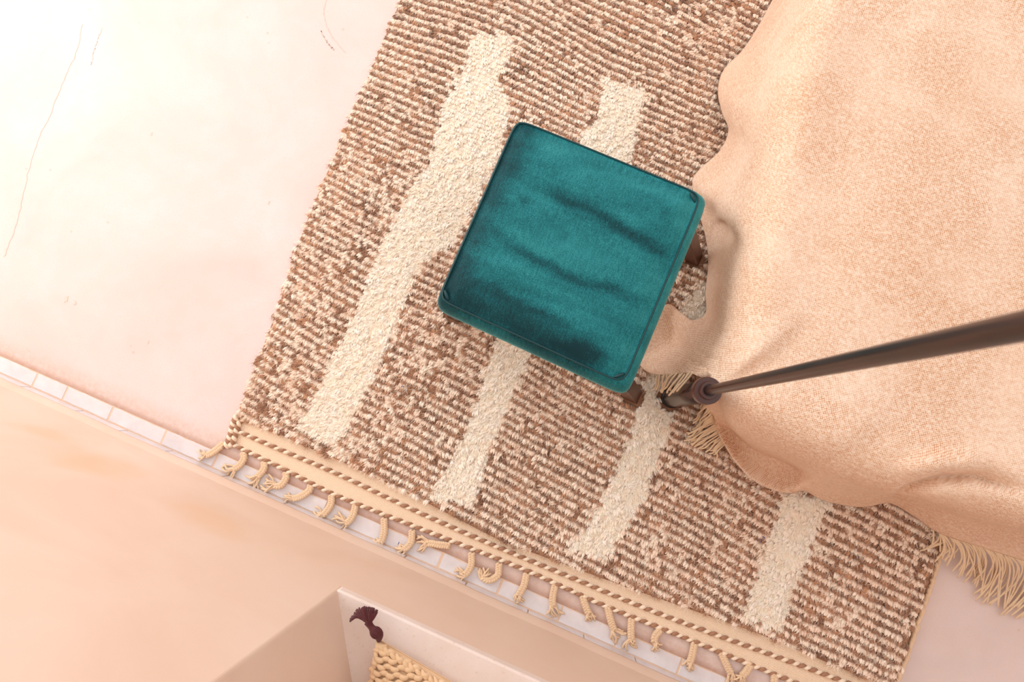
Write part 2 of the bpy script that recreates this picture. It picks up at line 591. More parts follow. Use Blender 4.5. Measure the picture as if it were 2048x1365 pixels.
# low upright skirting of the same tile, plaster lapping over its top
sk_ = MB(); sk_.box((-3.59, .0, .0), (2.99, .0045, .052))
sk = sk_.build('baseboard_alcove', M_GROUT, smooth=False); sk['kind'] = 'structure'
x = -1.95
while x < 1.7:
    L = random.uniform(.15, .21)
    q = MB(); q.box((x + .002, .0, .004), (x + L - .002, .0075 + random.random() * .0012, .047 + random.uniform(-.004, .003)))
    bevel(q.build('tile', M_TILE, sk, smooth=False), .0012, 1)
    x += L
n = 260
xs = np.linspace(-3.59, 2.99, n)
zz = .049 + .007 * (vnoise(xs, xs * 0, 3, 5) - .5) + .004 * (vnoise(xs, xs * 0, 4, 30) - .5)
prof = [(0.0, .02), (.0065, .008), (.0098, .001), (.0098, -.001), (.0075, -.002)]
rows = []
lip = np.stack([np.stack([xs, np.full(n, -.004), zz + .055], 1), np.stack([xs, np.full(n, .0045), zz + .030], 1), np.stack([xs, np.full(n, .0092), zz + .006], 1), np.stack([xs, np.full(n, .0096), zz], 1), np.stack([xs, np.full(n, .004), zz - .002], 1)], 0)
mb = MB(); mb.grid(lip)
o = mb.build('plaster_lip', M_WALL, wl)

# hairline cracks in the floor
for pts, wd in (([(165, 50), (150, 110), (125, 165), (100, 230), (78, 275), (60, 330), (45, 395), (30, 455), (8, 515)], .0016),
                ([(652, 0), (648, 30), (662, 70), (690, 105)], .0011),
                ([(640, 60), (655, 85), (668, 100)], .0009),
                ([(205, 55), (190, 95), (182, 130)], .0009)):
    c = spline([P(a, b, .0) for a, b in pts], 70)
    c[:, :2] += (RNG.random((70, 2)) - .5) * .006
    T, S, U = frames(c)
    wv = wd * (.4 + RNG.random(70))[:, None]
    mb = MB(); mb.grid(np.stack([c - S * wv + [0, 0, .0006], c + S * wv + [0, 0, .0006]], 0), True)
    mb.build('crack', M_CRACK, fl, smooth=False)
# flaked spot in the plaster near the left
for (px, py, sx) in ((133, 598, 1.0), (150, 606, .7), (303, 268, .6), (538, 405, .5), (296, 685, .45)):
    c = P(px, py); a = np.arange(11) / 11 * 2 * math.pi
    rr = .008 * sx * (.6 + RNG.random(11) * .9)
    v = np.stack([c[0] + rr * np.cos(a) * .7, c[1] + rr * np.sin(a) * 1.3, np.full(11, .0006)], 1)
    mesh('flake', v, [tuple(range(11))], M_CRACK, fl, smooth=False)

# ------------------------------------------------------------------ rug
ZR = .012
left_px = [(975, -440), (800, 0), (770, 70), (715, 200), (668, 310), (625, 410), (590, 500), (560, 600), (530, 680), (500, 760), (472, 835)]
low_px = [(472, 835), (534, 857), (600, 890), (680, 923), (840, 1000), (1000, 1083), (1250, 1175), (1505, 1264), (1703, 1347), (1810, 1392)]
right_px = [(1797, 1365), (1840, 1240), (1872, 1145), (1900, 1050), (1935, 950), (2000, 780), (2300, -50)]
edge_px = [(466, 889), (573, 941), (680, 994), (865, 1067), (1050, 1140), (1203, 1209), (1345, 1266), (1487, 1324), (1571, 1358), (1770, 1440)]
mid_px = [(478, 863), (534, 888), (605, 918), (675, 948), (840, 1026), (1000, 1096), (1130, 1150), (1330, 1232), (1655, 1351), (1780, 1402)]
Lw = np.array([P(a, b, ZR) for a, b in left_px]); Bw = np.array([P(a, b, ZR) for a, b in low_px])
Rw = np.array([P(a, b, ZR) for a, b in right_px]); Ew = spline([P(a, b, .006) for a, b in edge_px], 160); Mw = spline([P(a, b, .006) for a, b in mid_px], 160)

rug = empty('shag_rug', (float(Lw[:, 0].mean() + .6), float(Lw[:, 1].mean()), 0.0))
tag(rug, 'hand-knotted shaggy brown and cream rug with white bars and braided fringe on the floor', 'rug')

left_of = lambda y: np.interp(y, Lw[::-1][:, 1], Lw[::-1][:, 0])     # x of the left edge at a depth y
low_of = lambda x: np.interp(x, Bw[:, 0], Bw[:, 1])
right_of = lambda y: np.interp(y, Rw[:, 1], Rw[:, 0])

# backing under the pile
TOPY = P(1600, -60)[1] + .03
poly = [(float(left_of(TOPY)), TOPY)] + [tuple(p[:2]) for p in Lw[1:]] + [tuple(p[:2]) for p in Bw[1:-1]] + [tuple(p[:2]) for p in Rw[:5]]
poly += [tuple(P(a, b)[:2]) for a, b in ((1700, 800), (1640, 500), (1660, 200))] + [(float(P(1720, -80)[0]), TOPY)]
v, f = prism([(a, b) for a, b in poly], .0006, .006)
f = [q[::-1] for q in f] if True else f
mesh('backing', v, f, M_BROWN, rug, smooth=False)

# flat woven end
n = 160
up_ = spline([P(a + 4, b - 6, .006) for a, b in low_px], n)
g = np.stack([up_ * (1 - t) + Ew * t for t in np.linspace(0, 1, 9)], 0)
g[:, :, 2] = .0055
wav = .0012 * np.sin(np.linspace(0, 40, n))[None, :] * np.linspace(0, 1, 9)[:, None]
g[:, :, 2] += wav
bt = g.copy(); bt[:, :, 2] = .0007
mb = MB(); mb.grid(g, True); mb.grid(bt)
mb.grid(np.stack([g[-1], bt[-1]], 0), True); mb.grid(np.stack([g[:, 0], bt[:, 0]], 0), True)
mb.build('woven_end', M_WEAVE, rug)


def twine(path, pitch, rad, r, name_a, name_b, jitter=.0):
    L = np.concatenate([[0], np.cumsum(np.linalg.norm(np.diff(path, axis=0), axis=1))])
    n = int(L[-1] / .0026)
    s = np.linspace(0, L[-1], n)
    c = np.stack([np.interp(s, L, path[:, i]) for i in range(3)], 1)
    T, S, U = frames(c)
    ph = s / pitch * 2 * math.pi + 1.2 * (vnoise(s, s * 0, 11, 14) - .5)
    for k, (nm, mt) in enumerate(((name_a, M_CREAM), (name_b, M_BROWN))):
        a = ph + math.pi * k
        p = c + S * (rad * np.cos(a))[:, None] + U * (rad * np.sin(a))[:, None]
        rr = r * (.78 + .30 * np.sin(a)) * (.9 + .25 * vnoise(s, s * 0, 21 + k, 60))
        mb = MB(); mb.tube(p, rr, 7)
        mb.build(nm, mt, rug)


def lift(p, z):
    q = np.array(p); q[:, 2] = z; return q


twine(lift(Mw, .0075), .031, .0036, .0048, 'light_twine', 'brown_twine')
twine(lift(Ew, .0075), .031, .0036, .0046, 'light_twine', 'brown_twine')
tw = spline([P(a, b, .006) for a, b in [(483, 838), (520, 850), (560, 866)]], 30)
twine(lift(tw, .009), .028, .0042, .0055, 'light_twine', 'brown_twine')
tw = spline([P(a, b, .006) for a, b in [(476, 832), (468, 850), (464, 868), (458, 884), (452, 896)]], 30)
twine(lift(tw, .009), .022, .0058, .0062, 'light_twine', 'brown_twine')
tw = spline([P(a, b, .006) for a, b in [(482, 843), (474, 862), (470, 878), (462, 893)]], 30)
twine(lift(tw, .010), .024, .0045, .0058, 'light_twine', 'brown_twine')

# selvedge cord on the right edge
mb = MB(); c = spline(lift(Rw[:4], .009), 90); c[:, :2] += .004 * (RNG.random((90, 2)) - .5)
mb.tube(c, .0065 * (.8 + .4 * RNG.random(90)), 7)
mb.build('selvedge', M_TASSEL, rug)

# pile: rows of wool tufts, one uncounted mass
stripes_px = [
    [(950, 65), (1028, 72), (1020, 115), (990, 165), (1018, 195), (1018, 235), (1000, 300), (960, 400), (908, 490), (850, 525), (815, 590), (780, 680), (730, 790), (678, 897), (595, 862), (640, 780), (700, 650), (765, 490), (805, 415), (855, 330), (885, 215), (930, 130)],
    [(1215, 155), (1290, 175), (1270, 300), (1180, 480), (1065, 715), (1030, 790), (985, 890), (943, 1017), (860, 995), (930, 870), (960, 780), (988, 690), (1080, 450), (1165, 270), (1195, 235)],
    [(1400, 560), (1440, 620), (1352, 820), (1330, 890), (1290, 990), (1240, 1080), (1213, 1120), (1128, 1096), (1165, 1068), (1215, 980), (1255, 880), (1275, 815), (1330, 660)],
    [(1570, 985), (1665, 1000), (1650, 1030), (1610, 1130), (1560, 1268), (1487, 1235), (1530, 1110), (1562, 1015)],
]


def inside(poly, x, y):
    r = np.zeros(x.shape, bool); j = len(poly) - 1
    for i in range(len(poly)):
        xi, yi = poly[i][:2]; xj, yj = poly[j][:2]
        c = ((yi > y) != (yj > y)) & (x < (xj - xi) * (y - yi) / (yj - yi + 1e-12) + xi)
        r ^= c; j = i
    return r


SPOLY = [[P(a, b, .02)[:2] for a, b in s] for s in stripes_px]
hide_px = [(1660, -120), (1620, 0), (1580, 120), (1545, 250), (1520, 400), (1500, 520), (1490, 640), (1475, 740), (1500, 850), (1600, 920), (1750, 965), (1900, 995), (2060, 1040), (2400, 1100), (2400, -300)]
HPOLY = [P(a, b, .02)[:2] for a, b in hide_px]
TOPY = P(1600, -60)[1] + .03

PITCH = .0122
ROWANG = -.085                       # the rows run a little off the wall's line
ca, sa = math.cos(ROWANG), math.sin(ROWANG)
uu = np.arange(-1.5, 2.2, .0112); vv = np.arange(-.6, 2.4, PITCH)
U, V = np.meshgrid(uu, vv)
ROW = np.broadcast_to(np.arange(len(vv))[:, None], U.shape)
U = U + (RNG.random(U.shape) - .5) * .009
V = V + (RNG.random(V.shape) - .5) * .0028 + .040 * (vnoise(U, V, 5, 2.6) - .5) + .007 * (vnoise(U, V, 6, 9) - .5)
X = U * ca + V * -sa * -1
X = U * ca - V * sa; Y = U * sa + V * ca
jx_ = .010 * (RNG.random(X.shape) - .5)
ok = (X > left_of(Y) + .006 + jx_) & (X < right_of(Y) - .012 + jx_) & (Y > low_of(X) + .004 + jx_) & (Y < TOPY)
ok &= ~inside(HPOLY, X, Y)
FEET = ((1389, 517, .035), (1267, 792, .035), (910, 628, .035), (1076, 346, .035), (1342, 797, .041))
for fx, fy, fr_ in FEET:
    q = P(fx, fy, .012)
    ok &= np.hypot(X - q[0], Y - .001 - q[1]) > fr_
X, Y, ROW, U, V = X[ok], Y[ok], ROW[ok], U[ok], V[ok]
white = np.zeros(len(X), bool)
jit = .010
for s in SPOLY:
    white |= inside(s, X + (RNG.random(len(X)) - .5) * jit, Y + (RNG.random(len(X)) - .5) * jit)
NT_ = len(X)
fade = vnoise(U, V, 31, 7) * .6 + vnoise(U, V, 32, 40) * .5
lt = (ROW % 2 == 0)
swap = RNG.random(NT_) < (.04 + .12 * (vnoise(U, V, 33, 6) > .74))
lt = lt ^ swap
col = np.empty((NT_, 3)); tip = np.empty((NT_, 3))
C = lambda *a: np.array(lin(*a)[:3])
rnd = RNG.random(NT_)[:, None]
brown = C(136, 97, 74) * (1 - rnd) + C(192, 146, 112) * rnd
brown = brown * (.80 + .5 * fade)[:, None]
pale = C(242, 218, 197) * (1 - rnd) + C(252, 237, 221) * rnd
cream = C(255, 239, 221) * (1 - rnd) + C(255, 246, 235) * rnd
col = np.where(white[:, None], cream, np.where(lt[:, None], pale, brown))
# tuft variants: two short twisted strands of roving
NS, NR = 4, 4
VAR = []
for k in range(14):
    vs = []; fs = []; tt = []
    r_ = np.random.default_rng(100 + k)
    for j in range(3):
        off = np.array([(j - 1) * .0036 + r_.uniform(-.001, .001), r_.uniform(-.0015, .0015), 0])
        t = np.linspace(0, 1, NR)
        ln = r_.uniform(.85, 1.15); dx = r_.uniform(-.5, .5)
        path = np.stack([off[0] + dx * .010 * t ** 1.5, off[1] - .0125 * ln * t ** 1.8, .002 + .021 * ln * (t - .36 * t ** 2.6)], 1)
        rad = .0037 * np.array([.95, 1.2, 1.05, .28]) * r_.uniform(.85, 1.15)
        a = np.arange(NS) / NS * 2 * math.pi + r_.uniform(0, 6)
        T, S, Uf = frames(path)
        S = np.broadcast_to(np.array([1.0, 0, 0]), S.shape); Uf = np.cross(S, T)
        ring = path[:, None] + rad[:, None, None] * (np.cos(a)[None, :, None] * S[:, None] + np.sin(a)[None, :, None] * Uf[:, None]) * (1 + .28 * (r_.random((NR, NS, 1)) - .5))
        b0 = len(vs) * 0 + sum(len(q) for q in vs)
        vs.append(ring.reshape(-1, 3)); tt.append(np.repeat(t, NS))
        for i in range(NR - 1):
            for q in range(NS):
                q2 = (q + 1) % NS
                fs.append((b0 + i * NS + q, b0 + i * NS + q2, b0 + (i + 1) * NS + q2, b0 + (i + 1) * NS + q))
        # tip cap left open (radius nearly nil)
    VAR.append((np.vstack(vs), np.array(fs), np.concatenate(tt)))
allv = []; allf = []; allc = []; base = 0
vi = RNG.integers(0, len(VAR), NT_)
angfield = -.25 + .9 * (vnoise(X, Y, 41, 3.5) - .5) + .5 * (vnoise(X, Y, 42, 14) - .5)
for k, (tv, tf, t) in enumerate(VAR):
    idx = np.nonzero(vi == k)[0]
    m_ = len(idx)
    a = angfield[idx] + (RNG.random(m_) - .5) * .6 + np.where(white[idx], (RNG.random(m_) - .5) * 1.2, 0)
    s = (.85 + .3 * RNG.random(m_)) * np.where(white[idx], 1.12, np.where(lt[idx], 1.06, .98))
    sz = s * (.85 + .3 * RNG.random(m_)) * np.where(white[idx], .86, np.where(lt[idx], 1.0, .86))
    c, sn = np.cos(a), np.sin(a)
    x = (tv[None, :, 0] * c[:, None] - tv[None, :, 1] * sn[:, None]) * s[:, None] + X[idx][:, None]
    y = (tv[None, :, 0] * sn[:, None] + tv[None, :, 1] * c[:, None]) * s[:, None] + Y[idx][:, None] + .006
    z = tv[None, :, 2] * sz[:, None] + .0060
    allv.append(np.stack([x, y, z], 2).reshape(-1, 3))
    nv = len(tv)
    allf.append((tf[None] + (np.arange(m_) * nv)[:, None, None] + base).reshape(-1, 4))
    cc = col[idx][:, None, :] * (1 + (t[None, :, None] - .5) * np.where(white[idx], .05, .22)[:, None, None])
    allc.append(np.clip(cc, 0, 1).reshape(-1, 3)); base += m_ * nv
# fine stray fibres
nh = 9
fx = np.repeat(X, nh) + (RNG.random(NT_ * nh) - .5) * .011; fy = np.repeat(Y, nh) + (RNG.random(NT_ * nh) - .5) * .008
fa = np.repeat(angfield, nh) + (RNG.random(NT_ * nh) - .5) * 2.4; fl_ = .009 + .010 * RNG.random(NT_ * nh)
fd = np.stack([np.sin(fa), -np.cos(fa)], 1); fs_ = np.stack([fd[:, 1], -fd[:, 0]], 1) * .00038
z0 = .016 + .006 * RNG.random(NT_ * nh)
b_ = np.stack([fx, fy], 1)
fv = np.stack([np.c_[b_ - fs_, z0], np.c_[b_ + fs_, z0], np.c_[b_ + fd * fl_[:, None] * .55 + fs_ * .8, z0 + .005], np.c_[b_ + fd * fl_[:, None] * .55 - fs_ * .8, z0 + .005],
               np.c_[b_ + fd * fl_[:, None] + fs_ * .3, z0 + .004], np.c_[b_ + fd * fl_[:, None] - fs_ * .3, z0 + .004]], 1)
fq = np.array([[0, 1, 2, 3], [3, 2, 4, 5]])
allf.append((fq[None] + (np.arange(NT_ * nh) * 6)[:, None, None] + base).reshape(-1, 4)); allv.append(fv.reshape(-1, 3))
allc.append(np.repeat(np.repeat(np.clip(col * 1.1 + .02, 0, 1), nh, 0), 6, 0)); base += NT_ * nh * 6
# woolly ground between the tufts
gu = np.arange(-1.5, 2.2, .0061); gv = np.arange(-.6, 2.4, .0061)
GU, GV = np.meshgrid(gu, gv)
GX = GU * ca - GV * sa; GY = GU * sa + GV * ca
gok = (GX > left_of(GY) + .004) & (GX < right_of(GY) - .010) & (GY > low_of(GX) + .002) & (GY < TOPY) & ~inside(HPOLY, GX, GY)
for fx, fy, fr_ in FEET:
    q = P(fx, fy, .012)
    gok &= np.hypot(GX - q[0], GY - q[1]) > fr_ - .002
ci = np.clip(((X - X.min()) / .009).astype(int), 0, None); cj = np.clip(((Y - Y.min()) / .009).astype(int), 0, None)
lut = np.full((ci.max() + 2, cj.max() + 2, 3), np.nan); lut[ci, cj] = col
for _ in range(3):
    for ax in (0, 1):
        for d in (1, -1):
            r2 = np.roll(lut, d, ax); mk = np.isnan(lut[..., 0]); lut[mk] = r2[mk]
lut[np.isnan(lut)] = .4
gcol = lut[np.clip(((GX - X.min()) / .009).astype(int), 0, lut.shape[0] - 1), np.clip(((GY - Y.min()) / .009).astype(int), 0, lut.shape[1] - 1)]
GZ = .0115 + .005 * (vnoise(GU, GV, 71, 70) - .5) + .0045 * (gcol[..., 2] > .62)
num = np.full(GX.shape, -1); num[gok] = np.arange(gok.sum())
q = np.stack([num[:-1, :-1], num[:-1, 1:], num[1:, 1:], num[1:, :-1]], 2).reshape(-1, 4)
q = q[(q >= 0).all(1)]
allv.append(np.stack([GX[gok], GY[gok], GZ[gok]], 1)); allf.append(q + base); allc.append(gcol[gok]); base += int(gok.sum())
PV = np.vstack(allv); PF = np.vstack(allf); PC = np.vstack(allc)
me = bpy.data.meshes.new('pile')
org = np.array(rug.location)
me.vertices.add(len(PV)); me.vertices.foreach_set('co', (PV - org).ravel())
me.loops.add(PF.size); me.loops.foreach_set('vertex_index', PF.ravel().astype(np.int32))
me.polygons.add(len(PF)); me.polygons.foreach_set('loop_start', np.arange(0, PF.size, 4, dtype=np.int32))
me.polygons.foreach_set('use_smooth', np.ones(len(PF), bool))
me.update(calc_edges=True)
at = me.color_attributes.new('wool', 'FLOAT_COLOR', 'POINT')
at.data.foreach_set('color', np.hstack([PC, np.ones((len(PC), 1))]).ravel())
me.materials.append(M_PILE)
po = bpy.data.objects.new('pile', me); link(po, rug); po['kind'] = 'stuff'

# braided fringe
TASSELS = [
    [(448, 888), (421, 908), (397, 915)], [(486, 906), (488, 917), (478, 932), (463, 941), (446, 951)],
    [(528, 925), (528, 938), (515, 954), (498, 968)], [(571, 946), (572, 957), (560, 972), (541, 970), (517, 969)],
    [(621, 971), (618, 982), (598, 995), (580, 997), (571, 989)], [(663, 992), (661, 1011), (645, 1030), (628, 1024)],
    [(711, 1011), (705, 1033), (691, 1047), (665, 1044)], [(768, 1038), (768, 1066), (760, 1086), (745, 1081)],
    [(824, 1062), (822, 1085), (808, 1099), (790, 1096)], [(899, 1092), (877, 1090), (855, 1087), (830, 1094)],
    [(943, 1107), (942, 1132), (929, 1150), (912, 1148)], [(998, 1128), (995, 1152), (976, 1161), (962, 1150), (972, 1140)],
    [(1053, 1148), (1048, 1171), (1037, 1193), (1039, 1207)], [(1110, 1171), (1105, 1202), (1110, 1235)],
    [(1165, 1193), (1174, 1220), (1186, 1243)], [(1215, 1215), (1224, 1250), (1238, 1284)],
    [(1263, 1237), (1262, 1268), (1264, 1302)], [(1321, 1259), (1309, 1277), (1314, 1303)],
    [(1389, 1286), (1383, 1316), (1373, 1340)], [(1442, 1306), (1457, 1338), (1472, 1368)],
    [(1502, 1328), (1490, 1347), (1468, 1366)], [(1549, 1349), (1548, 1375), (1540, 1400)], [(1610, 1374), (1612, 1395), (1618, 1420)],
]
for ti, pts in enumerate(TASSELS):
    zs = np.interp(np.linspace(0, 1, len(pts)), [0, .35, 1], [.009, .0125, .0095])
    full = spline([P(a, b, z) for (a, b), z in zip(pts, zs)], 60)
    cut = 40
    c = full[:cut]
    L = np.concatenate([[0], np.cumsum(np.linalg.norm(np.diff(c, axis=0), axis=1))])
    n = max(24, int(L[-1] / .0021)); s = np.linspace(0, L[-1], n)
    c = np.stack([np.interp(s, L, c[:, i]) for i in range(3)], 1)
    T, S, Uf = frames(c)
    ends = []
    mb = MB()
    for k in range(3):
        ph = s / .020 * 2 * math.pi + k * 2 * math.pi / 3
        p = c + S * (.0072 * np.sin(ph))[:, None] + Uf * (.0032 * np.sin(2 * ph))[:, None]
        mb.tube(p, .0055 * (.85 + .15 * np.cos(2 * ph)), 6)
        ends.append(p[-1])
    tdir = full[-1] - full[cut - 1]
    tl = np.linalg.norm(tdir)
    for k in range(10):                              # loose yarn ends
        e0 = ends[k % 3]
        ang = random.uniform(-.95, .95)
        d = np.array([tdir[0] * math.cos(ang) - tdir[1] * math.sin(ang), tdir[0] * math.sin(ang) + tdir[1] * math.cos(ang), 0]) * random.uniform(.55, 1.15)
        side = np.array([-d[1], d[0], 0]) * random.uniform(-.25, .25)
        m1 = e0 + d * .5 + side + [0, 0, random.uniform(0, .004)]; e1 = e0 + d
        e1[2] = .0065; m1[2] = max(m1[2], .0065)
        q = spline([e0 - d * .15, m1, e1], 9)
        mb.tube(q, np.array([.8, 1, 1, .95, .9, .95, 1.05, 1.1, .7]) * .0029, 5)
    mb.build('tassel', M_TASSEL, rug)

# stray coloured threads caught in the wool
M_BLUE = plain('blue_thread', lin(40, 70, 160), .9, 200, .1); M_RED = plain('red_thread', lin(170, 50, 60), .9, 200, .1)
for px, py, z, m_ in ((797, 1087, .017, M_BLUE), (1527, 1076, .031, M_BLUE), (1522, 1082, .031, M_BLUE), (805, 774, .031, M_BLUE), (1417, 1031, .031, M_RED)):
    c = P(px, py, z); a = random.random() * 6; d = np.array([math.cos(a), math.sin(a), 0]) * .004
    mb = MB(); mb.tube(spline([c - d, c + [.001, .0015, .001], c + d], 7), .0011, 5)
    mb.build('stray_thread', m_, rug)

# ------------------------------------------------------------------ stool
ZSE = .445                                    # seam height
corn = {'T': P(1036, 241, ZSE), 'R': P(1402, 391, ZSE), 'B': P(1246, 766, ZSE), 'L': P(879, 598, ZSE)}
cen = np.mean(list(corn.values()), axis=0)
stool = empty('velvet_stool', (float(cen[0]), float(cen[1]), .012))
tag(stool, 'square teal velvet stool with piped cushion and dark wooden legs on the rug', 'stool')


def seat_pt(u, v):
    """u, v in -1..1 over the seat square"""
    T, R_, B_, L_ = corn['T'], corn['R'], corn['B'], corn['L']
    a = (u + 1) / 2; b = (v + 1) / 2
    return (T * (1 - a) * (1 - b) + R_ * a * (1 - b) + B_ * a * b + L_ * (1 - a) * b)


def rsq(theta, k=9.0):
    c, s = math.cos(theta), math.sin(theta)
    r = (abs(c) ** k + abs(s) ** k) ** (-1 / k)
    return r * c, r * s


NTH = 400
TH = np.arange(NTH) / NTH * 2 * math.pi
# even spacing around the square
pts = []
for i in range(NTH):
    t = i / NTH * 4; e = int(t); q = t - e
    a = [(-1 + 2 * q, -1), (1, -1 + 2 * q), (1 - 2 * q, 1), (-1, 1 - 2 * q)][e]
    th = math.atan2(a[1], a[0]); pts.append(rsq(th, 20))
SQ = np.array(pts)


def ring(scale, z):
    p = np.array([seat_pt(a * scale, b * scale) for a, b in SQ]); p[:, 2] = z; return p


half = np.linalg.norm(corn['R'] - corn['T']) / 2
mb = MB()
rings = []
for off, z in ((-.030, .355), (-.002, .352), (.010, .357), (.0165, .372), (.019, .395), (.0165, .418), (.0095, .436), (.0015, ZSE)):
    # creases of the taut velvet just under the seam
    rr_ = ring(1 + off / half, z)
    sh_ = (corn['B'] - corn['T']); sh_ = sh_ / np.linalg.norm(sh_) * .0065 * min(1, max(0, (ZSE - z) / .02)); sh_[2] = 0
    rings.append(rr_ + sh_)
for tt in np.linspace(0, 1, 40)[1:-1]:
    sc_ = 1 - tt
    p = ring(sc_, 0)
    e = (1 - sc_ ** 7) if True else 0
    loc = SQ * sc_
    z = ZSE - .001 + .022 * (1 - np.maximum(np.abs(loc[:, 0]), np.abs(loc[:, 1])) ** 6) * np.minimum(1, tt * 12) ** .7
    # worn troughs across the seat
    for v0, dep, u0, u1 in ((-.32, .0026, -.55, .75), (.18, .0030, -.8, .7), (.55, .0022, -.8, .6)):
        vc = loc[:, 1] - v0 - .06 * np.sin(2.2 * loc[:, 0] + v0 * 5)
        z -= dep * np.exp(-(vc / .055) ** 2) * (1 / (1 + np.exp(-(loc[:, 0] - u0) * 9))) * (1 / (1 + np.exp((loc[:, 0] - u1) * 9)))
    # puckers near the top edge and at the right edge
    pk = np.exp(-((loc[:, 1] + .93) / .055) ** 2) * (loc[:, 0] > .0) * (loc[:, 0] < .85)
    z -= .0028 * pk * (.5 + .5 * np.sin(loc[:, 0] * 75))
    z -= .0022 * (vnoise(loc[:, 0] + 9, loc[:, 1] + 9, 51, 3.0) - .5)
    # tucks at the corners
    for cx_, cy_, dd in ((.93, -.95, .008), (-.95, .93, .008), (.95, .95, .006)):
        z -= dd * np.exp(-(((loc[:, 0] - cx_ * .985) ** 2 + (loc[:, 1] - cy_ * .985) ** 2) / .0022))
    p[:, 2] = z
    rings.append(p)
G = np.stack(rings, 0)
G2 = np.concatenate([G, G[:, :1]], 1)
mb.grid(G2)
ctr = seat_pt(0, 0).copy(); ctr[2] = ZSE + .021
last = G[-1]
mb.add(np.vstack([last, ctr[None]]), [(i, (i + 1) % NTH, NTH) for i in range(NTH)])
bot = G[0]
mb.add(bot, [tuple(range(NTH))[::-1]])
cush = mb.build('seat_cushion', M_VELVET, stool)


def seg_dist(q, line):
    """distance of points q to a polyline and the place along it (0..1)"""
    line = np.asarray(line, float); best = np.full(len(q), 1e9); al = np.zeros(len(q))
    for i in range(len(line) - 1):
        a, b = line[i], line[i + 1]; d = b - a
        t = np.clip(((q - a) @ d) / (d @ d), 0, 1)
        r = np.linalg.norm(q - (a + t[:, None] * d), axis=1); m_ = r < best
        best[m_] = r[m_]; al[m_] = (i + t[m_]) / (len(line) - 1)
    return best, al


# brushed nap streaks and spots, their view-dependent sheen put into the colour (kept with the mesh)
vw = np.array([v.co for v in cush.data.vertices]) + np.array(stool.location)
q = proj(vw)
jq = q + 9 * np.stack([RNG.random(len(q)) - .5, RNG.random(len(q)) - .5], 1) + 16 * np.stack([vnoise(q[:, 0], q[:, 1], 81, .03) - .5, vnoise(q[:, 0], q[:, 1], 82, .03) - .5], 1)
nap_sheen = .62 + .12 * (vnoise(q[:, 0] * .93 + q[:, 1] * .38, (q[:, 1] * .93 - q[:, 0] * .38) * 3.5, 83, .012) - .5)
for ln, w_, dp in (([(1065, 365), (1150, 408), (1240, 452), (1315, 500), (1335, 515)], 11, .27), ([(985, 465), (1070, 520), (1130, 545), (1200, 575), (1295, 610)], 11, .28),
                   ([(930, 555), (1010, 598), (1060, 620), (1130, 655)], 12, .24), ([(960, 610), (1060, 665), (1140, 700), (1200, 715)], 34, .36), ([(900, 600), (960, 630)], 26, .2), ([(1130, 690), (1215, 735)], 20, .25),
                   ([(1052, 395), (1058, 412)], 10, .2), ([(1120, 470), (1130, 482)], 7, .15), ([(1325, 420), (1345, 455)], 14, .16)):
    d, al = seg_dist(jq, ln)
    nap_sheen -= dp * np.exp(-(d / w_) ** 2) * np.minimum(1, .35 + np.minimum(al, 1 - al) * 3)
d, al = seg_dist(jq, [(1040, 250), (960, 420), (880, 600)]); nap_sheen -= .34 * np.exp(-(d / 42) ** 2)  # left edge darkened, top and right edges lightened in the colour
d, al = seg_dist(jq, [(1060, 262), (1230, 330), (1390, 400)]); nap_sheen += .06 * np.exp(-(d / 40) ** 2)
d, al = seg_dist(jq, [(1390, 430), (1330, 590), (1265, 740)]); nap_sheen += .12 * np.exp(-(d / 50) ** 2)
ca_ = cush.data.color_attributes.new('nap_sheen', 'FLOAT_COLOR', 'POINT')
nap_sheen = np.clip(nap_sheen, 0, 1)
ca_.data.foreach_set('color', np.stack([nap_sheen, nap_sheen, nap_sheen, np.ones_like(nap_sheen)], 1).ravel())
sm = ring(1 + .0015 / half, ZSE + .0012)
mb = MB(); mb.tube(np.vstack([sm, sm[:2]]), .0022, 6, cap=False)
mb.build('seam', M_SEAM, stool)
# pinched tucks at three corners of the cushion
for (u, v, a0) in ((.935, -.95, .75), (-.95, .935, .75), (.94, .95, -.75)):
    c = seat_pt(u, v); t_ = np.linspace(-1, 1, 12)
    d1 = seat_pt(u + .01 * math.cos(a0), v + .01 * math.sin(a0)) - c; d1 /= np.linalg.norm(d1)
    q = c + d1 * (t_ * .014)[:, None]; q[:, 2] = ZSE + .0025 - .0035 * t_ ** 2
    mb = MB(); mb.tube(q, .0042 * np.sqrt(np.clip(1.02 - t_ ** 2, 0, 1)), 8)
    mb.build('corner_tuck', M_SEAM, stool)

# legs: square, a little splayed
dU = (corn['R'] - corn['T']); dU[2] = 0; dU /= np.linalg.norm(dU); dV = np.array([-dU[1], dU[0], 0]) * -1


def leg(top, foot, w0=.021, w1=.019):
    v = []
    for c, wd in ((foot, w1), (top, w0)):
        for a, b in ((-1, -1), (1, -1), (1, 1), (-1, 1)):
            v.append(c + dU * wd * a + dV * wd * b)
    f = [(3, 2, 1, 0), (4, 5, 6, 7)] + [(i, (i + 1) % 4, 4 + (i + 1) % 4, 4 + i) for i in range(4)]
    # orient outward
    mb = MB(); mb.add(v, f)
    o = mb.build('leg', M_LEG, stool, smooth=False); bevel(o, .0022, 2)
    return o


ZL = .356
for key, foot in (('R', (1389, 517)), ('B', (1267, 792)), ('L', (910, 628)), ('T', (1076, 346))):
    u, v = {'T': (-1, -1), 'R': (1, -1), 'B': (1, 1), 'L': (-1, 1)}[key]
    top = seat_pt(u * .885, v * .885).copy(); top[2] = ZL
    leg(top, P(*foot, .0065))
